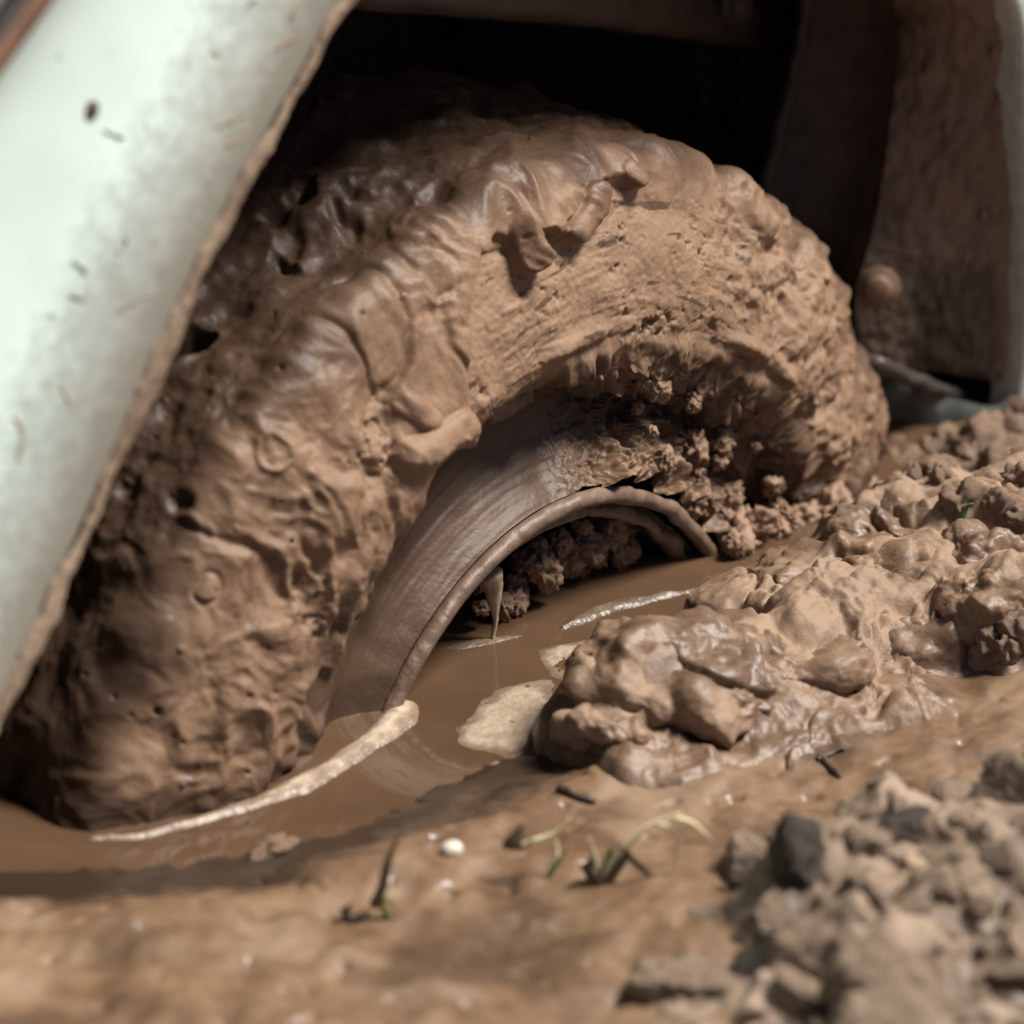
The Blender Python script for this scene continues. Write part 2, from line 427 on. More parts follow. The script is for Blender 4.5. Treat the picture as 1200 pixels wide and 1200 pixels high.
# ------------------------------------------------------------------ raised mud: mound and foreground heap
def raised(name, blobs, bounds, step, matkey, seed, rough_fn, kmax=0.012, label=None, cat=None, power=0.55, warp=0.25):
    (x0, x1), (y0, y1) = bounds
    gx = np.arange(x0, x1, step); gy = np.arange(y0, y1, step)
    X, Y = np.meshgrid(gx, gy, indexing='ij'); P = np.stack([X, Y, 0*X], -1)
    wxn = fbm(P*18, 3, seed)*warp; wyn = fbm(P*18+9, 3, seed+5)*warp
    H = np.full(X.shape, -0.03)
    for (px, py, h, ra, rb) in blobs:
        c = gnd(px, py); ex = RT[:2]/np.linalg.norm(RT[:2]); ey = FW[:2]/np.linalg.norm(FW[:2])
        a = ((X-c[0])*ex[0]+(Y-c[1])*ex[1])/ra + wxn; b = ((X-c[0])*ey[0]+(Y-c[1])*ey[1])/rb + wyn
        q = a*a+b*b
        hb = np.where(q < 1, (h+0.02)*np.clip(1-q, 0, 1)**power-0.02, -0.02-0.05*(q-1))
        m = np.maximum(H, hb); d = np.abs(H-hb); H = m + np.clip(kmax-d, 0, None)**2/(4*kmax)
    G, sdw, outd, _ = ground_height(X, Y)
    base = np.minimum(G, 0.004)*0.3
    Hn, dx, dy, wet, dry = rough_fn(X, Y, H, P)
    Z = base+Hn
    keep = (H > -0.022)
    kf = keep[:-1, :-1] & keep[1:, :-1] & keep[1:, 1:] & keep[:-1, 1:]
    Q = grid_faces(len(gx), len(gy)).reshape(len(gx)-1, len(gy)-1, 4)[kf]
    V = np.stack([X+dx, Y+dy, Z], -1).reshape(-1, 3)
    V, Q, at = compact(V, Q, {'wet': wet, 'dry': dry})
    o = link(name, mesh_np(name, V, Q, at), M[matkey], label=label, cat=cat)
    return o, (gx, gy, Z)

def mound_rough(X, Y, H, P):
    P3 = np.stack([X, Y, H], -1); up = sstep(-0.015, 0.012, H)
    lump = sstep(-0.25, 0.25, fbm(P3*11, 2, 105))
    big = 0.007*fbm(P3*26, 2, 101); bil = 0.0075*(0.42-sabs(perlin(P3*36, 110), 0.003)) + 0.0022*lump*(0.4-sabs(perlin(P3*95, 112), 0.002))
    ppx, ppy = proj(P3)
    rg = sstep(900, 960, ppx+60*fbm(P3*20, 2, 131))*sstep(640, 700, ppy)*sstep(860, 780, ppy)
    crumb = at(rg, lambda p: 0.0040*fbm(p*110, 3, 120, 0.55), P3)
    pits = -0.014*np.clip(fbm(P3*52, 2, 140)-0.42, 0, 1)
    small = 0.0010*fbm(P3*260, 3, 150)
    w3 = P3 + 0.010*np.stack([fbm(P3*30+k*5, 2, 155+k) for k in range(3)], -1)
    crease = -0.010*np.exp(-(perlin(w3*19, 158)/0.05)**2)*sstep(-0.1, 0.3, perlin(w3*9, 159)) - 0.003*np.exp(-(perlin(w3*47, 161)/0.06)**2)*sstep(0.0, 0.3, perlin(w3*17, 162))
    c1, v1 = cells(w3*np.array([21, 21, 21])+3, 164)
    small = small + crease + 0.0016*fbm(w3*75, 3, 163) + (v1-0.5)*0.010*sstep(0.75, 0.45, c1) - 0.006*sstep(0.5, 0.8, c1)
    d = (big+bil+crumb+pits+small)*up
    dx = 0.006*fbm(P3*28+3, 2, 160)*up; dy = 0.006*fbm(P3*28+13, 2, 170)*up
    # punched holes seen in the near face
    for (hx, hy, hr, dep) in ((833, 775, 7, 0.016), (738, 803, 9, 0.012), (760, 770, 5, 0.004), (905, 750, 9, 0.005), (960, 775, 12, 0.006), (1150, 700, 8, 0.006), (995, 600, 9, 0.004)):
        e = np.hypot((ppx-hx), (ppy-hy)*0.6); d = d - dep*np.exp(-(e/hr)**2)
    wet = 0.8*sstep(0.012, -0.006, H) + 0.35*sstep(0.1, 0.5, fbm(P3*11, 3, 180)); dry = 0.6*sstep(0.012, 0.045, H+0.02*fbm(P3*20, 3, 190))
    # end dipping into the water: soaked, its shaded side painted dark too
    wet = np.maximum(wet, 0.95*sstep(735, 660, ppx+40*fbm(P3*30, 2, 195))*sstep(800, 860, ppy+0.4*(ppx-660)))
    return H+d, dx, dy, np.clip(wet, 0, 1), np.clip(dry*(1-wet), 0, 1)

mound_blobs = [(745, 862, 0.046, 0.046, 0.050), (690, 872, 0.030, 0.030, 0.035), (830, 845, 0.042, 0.050, 0.060), (905, 815, 0.038, 0.055, 0.075),
               (790, 905, 0.014, 0.06, 0.05), (900, 890, 0.016, 0.07, 0.05), (1010, 850, 0.022, 0.07, 0.05),
               (880, 745, 0.026, 0.040, 0.06), (985, 775, 0.042, 0.06, 0.075), (1020, 680, 0.036, 0.050, 0.05), (1085, 655, 0.044, 0.045, 0.055),
               (1080, 750, 0.048, 0.06, 0.07), (1165, 690, 0.055, 0.06, 0.07), (1200, 775, 0.050, 0.065, 0.08), (1250, 690, 0.060, 0.07, 0.08),
               (1320, 770, 0.055, 0.08, 0.09), (1300, 700, 0.045, 0.07, 0.07), (960, 690, 0.020, 0.04, 0.05), (1150, 640, 0.028, 0.04, 0.04), (1230, 640, 0.032, 0.05, 0.04)]
mound, _ = raised('mud_mound', mound_blobs, ((-0.20, 0.46), (-0.40, 0.10)), 0.0012, 'mound', 300, mound_rough,
                  label='lumpy brown mud mound thrown up to the right of the sunken wheel', cat='mud mound')

def heap_rough(X, Y, H, P):
    P3 = np.stack([X, Y, H], -1); up = sstep(-0.018, 0.008, H)
    d1, v1 = cells(P3*27, 5); d2, v2 = cells(P3*85, 6)
    d = (0.024*(0.55-d1)*(0.5+v1) + 0.006*(0.5-d2)*v2 + 0.005*fbm(P3*60, 2, 210) + 0.001*fbm(P3*190, 2, 220))*up
    dx = 0.008*fbm(P3*45+3, 3, 260)*up; dy = 0.008*fbm(P3*45+13, 3, 270)*up
    wet = sstep(0.55, 0.8, d1)*0.55 + 0.5*sstep(0.15, 0.4, fbm(P3*25, 3, 233)); dry = 0.5*sstep(0.0, 0.4, fbm(P3*30, 2, 240))  # darker in the gaps between lumps, plus random darker patches
    return H+d, dx, dy, np.clip(wet, 0, 1), np.clip(dry, 0, 1)
heap_blobs = [(985, 1110, 0.052, 0.050, 0.06), (930, 1150, 0.035, 0.05, 0.07), (1080, 1090, 0.052, 0.055, 0.07), (1180, 1080, 0.050, 0.06, 0.07),
              (1050, 1220, 0.055, 0.07, 0.08), (1190, 1200, 0.060, 0.07, 0.08), (900, 1250, 0.030, 0.06, 0.06), (1280, 1120, 0.06, 0.09, 0.12), (1120, 1340, 0.05, 0.1, 0.1)]
heap, _ = raised('mud_heap', heap_blobs, ((-0.42, 0.12), (-0.60, -0.16)), 0.0013, 'heap', 400, heap_rough,
                 label='crumbly grey brown heap of earth clods in the near right corner', cat='earth heap')

# clods: a handful of shapes shared by many pieces
def clod_mesh(name, seed, mat, rough=0.30, sub=4):
    V, F = ico(sub)
    n = fbm(V*1.3+seed*3.7, 3, seed)[:, None]*0.55 + ridge(V*1.9+seed, 3, seed+50)[:, None]*rough*0.5 + fbm(V*6+seed, 3, seed+9)[:, None]*rough*0.5
    W = V*(1+n)*np.array([1.0, 0.8, 0.72])
    me = mesh_np(name, W, F); me.materials.append(mat); return me
def broken_mesh(name, seed, mat):
    V, F = ico(5); g = np.random.default_rng(seed)
    n = g.normal(size=(11, 3)); n /= np.linalg.norm(n, axis=1)[:, None]; d = g.uniform(0.55, 1.0, 11)
    w = V+0.16*np.stack([fbm(V*2+k*7, 3, seed+k) for k in range(3)], -1); w /= np.linalg.norm(w, axis=1)[:, None]
    r = np.min(np.where(w @ n.T > 0.05, d[None]/np.maximum(w @ n.T, 0.05), 9.0), axis=1); r = np.minimum(r, 1.25)
    r = r*(1+0.10*fbm(V*3, 3, seed+11)) + 0.07*fbm(V*9, 3, seed+15) - 0.35*np.clip(fbm(V*5, 2, seed+19)-0.3, 0, 1)
    me = mesh_np(name, V*r[:, None]*np.array([1.05, 0.9, 0.8]), F); me.materials.append(mat); return me
heap_m = [broken_mesh('clod', 20+k, M['heap']) for k in range(8)]
mound_m = [clod_mesh('clod', 40+k, M['mound'], 0.12) for k in range(5)]
clump_m = [clod_mesh('mud_clump', 60+k, M['clump'], 0.55) for k in range(6)]
dark_m = [broken_mesh('clod', 80+k, M['darkclod']) for k in range(2)]

dg = bpy.context.evaluated_depsgraph_get()
def drop(px, py, objs):
    """first hit of a sight line on the given objects"""
    d = Vector(FW + (px-600)/FPX*RT - (py-600)/FPX*UP).normalized(); best = None
    for o in objs:
        ok, loc, nor, _ = o.ray_cast(Vector(CAM), d)
        if ok and (best is None or (loc-Vector(CAM)).length < best[1]): best = (np.array(loc), (loc-Vector(CAM)).length)
    return None if best is None else best[0]
dg.update()

def clod(parent, me, p, s, name='clod', sq=(1, 1, 1)):
    o = bpy.data.objects.new(name, me); COL.objects.link(o); o.parent = parent
    o.location = p; o.scale = (s*sq[0], s*sq[1], s*sq[2]); o.rotation_euler = [random.uniform(0, 6.28) for _ in range(3)]
    return o

# heap clods (each a piece of the heap)
placed = []
for k in range(1200):
    px, py = random.uniform(770, 1230), random.uniform(900, 1240)
    p = drop(px, py, [heap])
    if p is None or p[2] < 0.004: continue
    r = random.choice([0.006, 0.009, 0.014, 0.020, 0.027])
    if any(np.linalg.norm(p-q) < (r+s)*0.95 for q, s in placed): continue
    placed.append((p, r)); clod(heap, random.choice(heap_m), p-np.array([0, 0, r*0.42]), r)
    if len(placed) > 90: break
p = drop(935, 1010, [heap, ground])
big = clod(heap, dark_m[1], p+np.array([0.0, 0.0, 0.004]), 0.019, sq=(1.15, 0.9, 0.95))
big['label'] = 'dark grey wet clod standing at the top of the heap'
p = drop(1060, 975, [heap, ground]); clod(heap, dark_m[1], p, 0.013)
p = drop(875, 1010, [heap, ground]); clod(heap, heap_m[2], p, 0.018, sq=(0.7, 0.9, 1.2))

# torn chunks lying in the mound
def chunk_mesh(seed, r, sq, soak_shade=0.0):
    V, F = ico(6)
    W = V*np.array(sq)*r; Q = W+seed*0.7
    w = Q+0.008*np.stack([fbm(Q*32+k*5, 2, seed+k) for k in range(3)], -1)
    n = 0.40*r*fbm(Q*np.array([0.9/r]*3), 2, seed+20) + 0.0034*(0.42-sabs(perlin(w*46, seed+22), 0.0010)) + 0.0045*fbm(w*38, 3, seed+21, 0.6) + 0.0024*fbm(w*95, 3, seed+24) + 0.0010*fbm(Q*260, 3, seed+27)
    n = n - 0.0050*np.exp(-(perlin(w*27, seed+29)/0.05)**2)*sstep(0.0, 0.25, perlin(w*14, seed+30)) - 0.010*np.clip(fbm(w*60, 2, seed+32)-0.38, 0, 1)
    me = mesh_np('clod', W+V*n[:, None], F, {'wet': np.clip(0.75*sstep(-0.1*r, -0.7*r, W[:, 2]+0.3*r*fbm(Q*40, 2, seed+40)) + soak_shade*sstep(-0.2, 0.3, fbm(Q*28, 2, seed+43)), 0, 1), 'dry': 0.5*sstep(0.0, 0.5, fbm(Q*30, 2, seed+41))}); me.materials.append(M['mound']); return me
bpy.context.view_layer.update()
for k, (px, py, r, sq, dz) in enumerate([(800, 778, .036, (1.4, 1, .45), -.013), (718, 838, .020, (1.2, 1, .6), -.010), (885, 750, .034, (1.6, 1, .40), -.014),
        (1000, 655, .032, (1.6, 1, .45), -.014), (1062, 617, .028, (1.3, 1, .6), -.014), (1175, 645, .026, (1.1, 1, .7), -.014), (1090, 735, .034, (1.6, 1, .4), -.016), (1165, 695, .022, (1.1, 1, .7), -.010)]):
    p = drop(px, py, [mound, ground])
    if p is None: continue
    o = link('clod', chunk_mesh(2000+k*60, r, sq, 0.95 if px < 740 else (0.5 if px < 820 else 0.25)), None, mound); o.location = p+np.array([0, 0, dz]) + 0.4*r*np.array([FW[0], FW[1], 0]); o.rotation_euler = (random.uniform(-.2, .2), random.uniform(-.2, .2), math.atan2(RT[1], RT[0])+random.uniform(-.35, .35))  # chunks at the left end darkened: damp plus painted shade

# mound clods, mostly the rounded lumps on its right flank
placed = []
spots = [(1058, 545, .013), (1085, 532, .012), (1112, 520, .014), (1145, 517, .015), (1175, 508, .014), (1198, 498, .015), (1070, 560, .009), (1100, 545, .010), (1135, 535, .011), (1160, 530, .009), (1165, 540, .012), (1195, 560, .010), (1130, 545, .010), (1185, 525, .010), (1125, 585, .011), (1170, 590, .009), (1150, 720, .008), (1175, 700, .010),
         (1195, 735, .010), (1180, 760, .008), (1050, 525, .008), (1130, 700, .006), (1160, 745, .007), (1035, 528, .007), (1190, 600, .010), (1105, 560, .008)]
for (px, py, r) in spots:
    p = drop(px, py, [mound, ground])
    if p is not None: clod(mound, random.choice(mound_m), p-np.array([0, 0, r*0.25]), r)
# ------------------------------------------------------------------ the car
car = link('car', None, label='mint green car with a mud caked wheel sunk deep in the puddle', cat='car')
wheel = link('wheel', None, parent=car)
wheel['label'] = 'wheel caked all over in wet brown mud'

# tyre: profile (y across, r) swept round the axle, mud thickness added as relief
prof = spline([(0.195, 0.225), (0.192, 0.262), (0.178, 0.290), (0.150, 0.296), (0.100, 0.299), (0.055, 0.300), (0.025, 0.3015), (0.009, 0.300), (-0.003, 0.292), (-0.010, 0.280),
               (-0.015, 0.268), (-0.021, 0.250), (-0.024, 0.232), (-0.022, 0.219), (-0.010, 0.210), (0.004, 0.199), (0.011, 0.185), (0.009, 0.169), (-0.001, 0.156), (-0.012, 0.1455)], 4000)
prof[:, 0] += 0.007*sstep(0.02, -0.01, prof[:, 0])*sstep(0.20, 0.225, prof[:, 1]); prof[:, 1] -= 0.009*sstep(0.245, 0.285, prof[:, 1])*(1-0.8*sstep(0.03, 0.12, prof[:, 0]))     # room for the mud coat
L = np.concatenate([[0], np.cumsum(np.linalg.norm(np.diff(prof, axis=0), axis=1))])
dens = np.where((prof[:, 0] > 0.03), 1/0.0016, 1/0.00062)
cum = np.concatenate([[0], np.cumsum(0.5*(dens[1:]+dens[:-1])*np.diff(L))])
nS = int(cum[-1]); pick = np.linspace(0, cum[-1], nS)
py_ = np.interp(pick, cum, prof[:, 0]); pr_ = np.interp(pick, cum, prof[:, 1])
nT = 1250; th = np.linspace(math.radians(-6), math.radians(196), nT)
TH, PY = np.meshgrid(th, py_, indexing='ij'); _, PR = np.meshgrid(th, pr_, indexing='ij')
ty, tr = np.gradient(py_), np.gradient(pr_); ln = np.hypot(ty, tr)
ny, nr = tr/ln, -ty/ln
PY = PY - 0.013*np.exp(-((PR-0.186)/0.022)**2)*sstep(math.radians(92), math.radians(132), TH) - 0.012*np.exp(-((PR-0.186)/0.026)**2)*sstep(math.radians(128), math.radians(155), TH)    # the left of the wall is filled with mud
c_, s_ = np.cos(TH), np.sin(TH)
V0 = np.stack([PR*c_, PY, ZC+PR*s_], -1)
NRM = np.stack([nr[None]*c_, ny[None]+0*c_, nr[None]*s_], -1)
PXX, PXY = proj(V0+NRM*0.0070)
# local coordinates that follow the rubber: distance round, height above the bead
U = TH*0.27; S = np.broadcast_to(np.interp(pick, cum, L)[None], TH.shape)
side = sstep(0.028, 0.008, PY)*(PR > 0.2)                    # the outward-facing wall
tread = 1-sstep(0.038, 0.004, PY)
W3 = V0
SCR = [(548, 330), (556, 292), (578, 276), (600, 278), (640, 268), (658, 262), (688, 238), (702, 214), (760, 205), (835, 222), (890, 300), (905, 352), (890, 425), (800, 430), (735, 420), (690, 440), (640, 472), (600, 505), (560, 530), (549, 500)]
jx = 9*fbm(W3*55, 3, 500); jy = 9*fbm(W3*55+4, 3, 510)
ssd = poly_sd(PXX+jx*0.35, PXY+jy, SCR); soft = sstep(690, 800, PXX)
scr = (sstep(-3, 7, ssd)*(1-soft) + sstep(-45, 40, ssd+14*fbm(W3*40, 2, 512))*soft)*side
# scraped patches lower on the left wall
scr2 = np.zeros_like(scr)
for (ex, ey, ea, eb) in ((440, 520, 40, 60), (360, 705, 30, 60), (470, 650, 22, 18)):
    scr2 = np.maximum(scr2, 0.9*sstep(1.3, 0.5, np.hypot((PXX-ex+jx*1.6)/ea, (PXY-ey+jy*1.6)/eb))*side)
EDGE = [(372, 905), (385, 830), (405, 750), (438, 668), (482, 612), (522, 570), (556, 524), (590, 480), (640, 452), (690, 420), (730, 402), (790, 420), (850, 440), (905, 470), (945, 520), (975, 560)]
edge_poly = EDGE + [(1010, 700), (700, 1000), (372, 1000)]
lw = sstep(420, 620, PXX); low = sstep(0.2235+0.014*(1-lw), 0.2115-0.012*(1-lw), PR + 0.006*fbm(W3*np.array([16, 40, 16]), 2, 505) + 0.0022*fbm(W3*60, 2, 507))*(PY < 0.03)   # inside the mud edge: bare lower wall
low = low*(1-0.8*sstep(0.175, 0.20, PR)*sstep(0.02, 0.30, fbm(W3*26, 3, 509)))
rough_r = low*sstep(650, 760, PXX+0.25*(600-PXY)+jx)                          # clotted right half
# drips and runs: places where the thick coat hangs over the scraped wall
BX = PXX+5*fbm(W3*30, 1, 660); BY = PXY+5*fbm(W3*30+5, 1, 665); BN = fbm(W3*30, 1, 670)
RUNS = [([(606, 268), (614, 288), (620, 304)], 15, 17, 0.0050), ([(692, 228), (688, 250), (672, 272)], 12, 16, 0.0050), ([(558, 284), (560, 292)], 9, 8, 0.001), ([(646, 262), (652, 270)], 9, 8, 0.001),
        ([(732, 204), (742, 214)], 10, 9, 0.002), ([(478, 532), (506, 517), (537, 494)], 19, 17, 0.006), ([(470, 475), (494, 492)], 15, 13, 0.003), ([(545, 515), (566, 522)], 13, 12, 0.005)]
hang = np.zeros_like(PXX)
for path, r0, r1, h in RUNS:
    d, t = seg_dist(BX, BY, path); q = d/((r0+(r1-r0)*t)*(1+0.12*BN))
    scr = scr*(1-sstep(1.06, 0.9, q)); hang = np.maximum(hang, h*np.sqrt(np.clip(1-q*q, 0, 1))*side)
thick = (1-scr)*(1-low)
D = 0.0088*thick + 0.0042*scr
# smooth slumped mud
lumpy = sstep(-0.3, 0.3, fbm(W3*9, 2, 515))
wp = W3 + 0.009*np.stack([fbm(W3*36+k*9, 2, 521+k) for k in range(3)], -1)
sl = wp*np.array([46, 46, 34])
D = D + thick*(0.0050*fbm(W3*20, 2, 520) + (0.0030+0.0056*lumpy)*(1-0.55*tread)*(0.42-sabs(perlin(sl, 530), 0.003)))
D = D + at(thick*(0.35+0.65*lumpy)*(1-0.7*tread), lambda p: 0.0032*(0.4-sabs(perlin(p*92, 540), 0.006)) + 0.0009*fbm(p*170, 2, 541), wp)
fold = perlin(wp*np.array([24, 24, 17]), 548)
D = D - at(thick*(1-0.8*tread), lambda f, g: 0.0026*np.exp(-(f/0.07)**2)*sstep(0.0, 0.25, g), fold, perlin(W3*13, 549))
D = D + at(scr2, lambda p: -0.0050*np.clip(fbm(p*130, 3, 582, 0.6)-0.05, 0, 1) + 0.0008*fbm(p*200, 2, 584)-0.001, W3)
# tread blocks showing through on the running face, with deep dents
lugs = sstep(0.25, 0.6, np.abs(((U*24+0.9*np.sin(PY*60)) % 1.0)-0.5)*2)*sstep(0.3, 0.7, np.abs(((PY*15.5) % 1.0)-0.5)*2)
D = D + at(tread, lambda p, l: 0.0035*l*sstep(0.25, -0.25, perlin(p*10, 560)) + 0.0052*fbm(p*np.array([26, 26, 18]), 2, 550) + 0.0024*fbm(p*np.array([75, 75, 48]), 3, 552) - 0.024*np.clip(fbm(p*np.array([34, 34, 24]), 2, 556)-0.30, 0, 1), W3, lugs)
# scraped wall: drag lines round the wheel, pitted
D = D + at(scr, lambda u, s, p: 0.0011*fbm(np.stack([u*34, s*170, 0*u], -1), 3, 570, 0.6)*sstep(-0.25, 0.2, fbm(p*20, 2, 577))
           - 0.0060*np.clip(fbm(p*130, 3, 580, 0.6)-0.10, 0, 1)*sstep(-0.15, 0.35, fbm(p*24, 2, 585)) + 0.0005*fbm(p*380, 2, 590) + 0.0018*fbm(p*48, 2, 593), U, S, W3)
# lip of mud standing along the lower edge
D = D + at(np.exp(-((PR-0.2265)/0.0045)**2)*side*(PY < 0.0)*lw, lambda p: 0.0045*sstep(-0.25, 0.45, fbm(p*24, 3, 600)), W3)
# bare lower wall: smooth with faint rings; the right half clotted
D = D + at(low*(1-rough_r), lambda u, s, p: 0.0005*fbm(np.stack([u*9, s*220, 0*u], -1), 2, 610) + 0.0008*fbm(p*50, 2, 615), U, S, W3)
D = D + at(rough_r, lambda p: 0.006 + 0.0070*ridge(p*38, 3, 620, 0.55)*0.6 + 0.007*fbm(p*75, 4, 630, 0.65), W3)
# bumpy right shoulder
rs = side*(1-low)*sstep(840, 900, PXX+0.12*(400-PXY)+jx)
D = D + at(rs, lambda p: 0.0036*fbm(p*50, 2, 640) + 0.0018*fbm(p*140, 2, 650, 0.6) - 0.007*np.clip(fbm(p*80, 2, 655)-0.28, 0, 1), W3)
D = D + hang
# pressed ring marks and bubbles
WA = fbm(W3*70, 2, 675); WB = fbm(W3*70+8, 2, 676)
def dish(px, py, r, dep, rim=0.0):
    global D
    e = np.hypot(PXX-px+0.5*r*WA, PXY-py+0.5*r*WB)/r
    D = D - dep*np.exp(-1.3*e**3) + rim*np.exp(-((e-1.05)/0.18)**2)
dish(238, 688, 15, -0.0020, -0.0012)
dish(318, 530, 20, 0.0012, 0.0016)
for q in ((325, 305, 10), (408, 262, 13), (340, 285, 16), (395, 255, 9), (183, 832, 4), (215, 590, 14)):
    dish(q[0], q[1], q[2], 0.005)
PR2 = rng.random((110, 4))
for a in PR2:                                                # small popped bubbles
    x, y, r = 90+a[0]*760, 120+a[1]*800, 1.6+1.6*a[2]**2
    e = np.hypot(PXX-x, PXY-y)
    m = e < 12
    if m.any(): D[m] += (0.0016 if a[3] > 0.6 else -0.0020)*np.exp(-(e[m]/r)**2)*thick[m]
TREAD_SHADE = [(118, 985), (135, 880), (178, 760), (228, 640), (266, 515), (312, 420), (395, 332), (508, 244), (640, 196), (720, 165), (830, 150), (830, 0), (-100, 0), (-100, 985)]   # running face: shade under the arch painted dark over wet mud
VT = V0 + NRM*D[..., None]
# clotted parts are pushed sideways too, so that they overhang
amt = 0.006*rough_r + 0.0008*thick + 0.0012*rs
for k in range(3): VT[..., k] += at(amt*1000, lambda p: fbm(p*50+k*11, 2, 700+k*7, 0.6), W3)/1000
wet = np.clip(0.82*low*(1-rough_r) + 0.45*rough_r*sstep(0.1, -0.3, fbm(W3*50, 2, 720)) + 0.97*np.maximum(sstep(0.0, 0.016, PY+0.008*fbm(W3*22, 3, 725)), 0.85*sstep(-14, 26, poly_sd(PXX+14*WA, PXY+14*WB, TREAD_SHADE))) + 0.35*sstep(0.1, 0.5, fbm(W3*18, 3, 730))*thick + 0.9*sstep(0.018, 0.0, V0[..., 2]), 0, 1)  # running face: wet mud plus arch shade put into the colour
dry = np.clip(0.35*scr + 0.3*scr2 + 0.10*rs + 0.35*thick*side*sstep(0, 0.4, fbm(W3*16, 3, 740)), 0, 1)*(1-0.5*wet)
rub = scr*sstep(0.44, 0.52, fbm(np.stack([U*30, S*190, 0*U], -1), 2, 750)); wet = np.maximum(wet, 0.8*rub); dry = dry*(1-rub)
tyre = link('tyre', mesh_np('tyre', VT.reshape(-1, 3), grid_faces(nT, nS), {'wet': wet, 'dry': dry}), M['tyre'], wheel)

# rim lip, barrel and disc
def revolve(pf, name, mat, t0=-10, t1=190, n=260, amp=0.0, fr=60, seed=0):
    t = np.radians(np.linspace(t0, t1, n)); pf = np.array(pf); A, I = np.meshgrid(t, np.arange(len(pf)), indexing='ij')
    y = pf[I, 0]; r = pf[I, 1]
    W = np.stack([r*np.cos(A), y, ZC+r*np.sin(A)], -1)
    if amp:
        d = amp*fbm(W*fr, 3, seed); W = W + np.stack([d*np.cos(A), -d, d*np.sin(A)], -1)
    return link(name, mesh_np(name, W.reshape(-1, 3), grid_faces(n, len(pf))), mat, wheel)
a = np.linspace(0, 2*np.pi, 22)
revolve([(-0.0155+0.0040*math.cos(x), 0.1425+0.0040*math.sin(x)) for x in a], 'rim_lip', M['lip'], n=420, amp=0.0020, fr=45, seed=801)
revolve([(-0.0065+0.004*math.cos(x), 0.1335+0.004*math.sin(x)) for x in a], 'rim_flange', M['lip'], n=420, amp=0.0022, fr=75, seed=807)
revolve([(-0.010, 0.138), (0.0, 0.132), (0.03, 0.126), (0.07, 0.122), (0.12, 0.122)], 'rim_barrel', M['steel'], amp=0.002, fr=40, seed=803)
revolve([(0.055, 0.124), (0.05, 0.112), (0.042, 0.095), (0.046, 0.075), (0.055, 0.05), (0.058, 0.03), (0.058, 0.002)], 'wheel_disc', M['steel'], amp=0.003, fr=35, seed=805)

def clumps(region, n, rs, yplane, jitter=0.006, me=clump_m):
    got = []
    for k in range(n*12):
        px = random.uniform(region[0][0], region[1][0]); py = random.uniform(region[0][1], region[1][1])
        if len(region) > 2 and poly_sd(np.array([px]), np.array([py]), region[2])[0] < 0: continue
        p = on_plane((px, py), (0, 1, 0), yplane+random.uniform(-jitter, jitter)); r = random.choice(rs)
        if any(np.linalg.norm(p-q) < (r+s)*0.6 for q, s in got): continue
        got.append((p, r)); clod(wheel, random.choice(me), p, r, 'mud_clump')
        if len(got) >= n: return
# clots hanging below the lip inside the rim
clumps(((610, 612), (745, 672), [(606, 650), (650, 618), (700, 604), (760, 610), (745, 640), (700, 655), (660, 690), (625, 680)]), 26, [0.004, 0.006, 0.008], 0.012, 0.008)
clumps(((555, 675), (610, 715)), 5, [0.004, 0.006], 0.012, 0.004)
# clots packed in the hollow between wall and rim
hollow = [(755, 420), (830, 430), (900, 470), (950, 540), (985, 570), (930, 620), (860, 640), (820, 600), (770, 570), (730, 520)]
clumps(((730, 420), (985, 640), hollow), 40, [0.003, 0.004, 0.006, 0.008], -0.010, 0.006)
clumps(((840, 585), (1040, 655), [(840, 640), (900, 610), (1000, 560), (1040, 560), (1030, 600), (900, 655)]), 26, [0.005, 0.008, 0.011], -0.022, 0.006)

# fender: rings from the arch edge outwards
YB = -0.03
left = [on_plane(q, (0, 1, 0), YB)[[0, 2]] for q in ((-150, 1150), (-75, 990), (0, 832), (52, 715), (100, 610), (150, 495), (200, 380), (250, 275), (300, 182), (350, 90), (400, 2))]
right = [on_plane(q, (0, 1, 0), YB)[[0, 2]] for q in ((1184, 0), (1200, 150), (1206, 300), (1196, 450), (1180, 540))]
arch = spline(left + [(-0.115, 0.380), (-0.015, 0.386), (0.105, 0.366), (0.227, 0.310)] + right, 420)
tan = np.gradient(arch, axis=0); tan /= np.linalg.norm(tan, axis=1)[:, None]
outn = np.stack([-tan[:, 1], tan[:, 0]], -1)                 # away from the opening
ctr = np.array([0.0, 0.12])
rect = []
for p in arch:
    d = p-ctr; d /= np.linalg.norm(d); ts = []
    if d[0] > 1e-6: ts.append((1.7-ctr[0])/d[0])
    if d[0] < -1e-6: ts.append((-1.2-ctr[0])/d[0])
    if d[1] > 1e-6: ts.append((0.80-ctr[1])/d[1])
    rect.append(ctr+d*min(t for t in ts if t > 0))
rect = np.array(rect)
secs = [(-0.001, 0.016), (-0.001, 0.006), (0.0, 0.001), (0.002, -0.001), (0.005, -0.0015), (0.012, -0.001), (0.019, 0.0), (0.024, 0.0022), (0.029, 0.0062),
        (0.035, 0.0118), (0.041, 0.0165), (0.047, 0.0195), (0.054, 0.0212), (0.064, 0.0220), (0.09, 0.0225)]
rings = []; lipv = []
for d, dy in secs:
    q = arch+outn*d; rings.append(np.stack([q[:, 0], np.full(len(q), YB+dy), q[:, 1]], -1)); lipv.append(max(0, 1-max(d, 0)/0.062)*np.where(arch[:, 0] > 0.2, 0.5, 1.0))
last = arch+outn*0.09
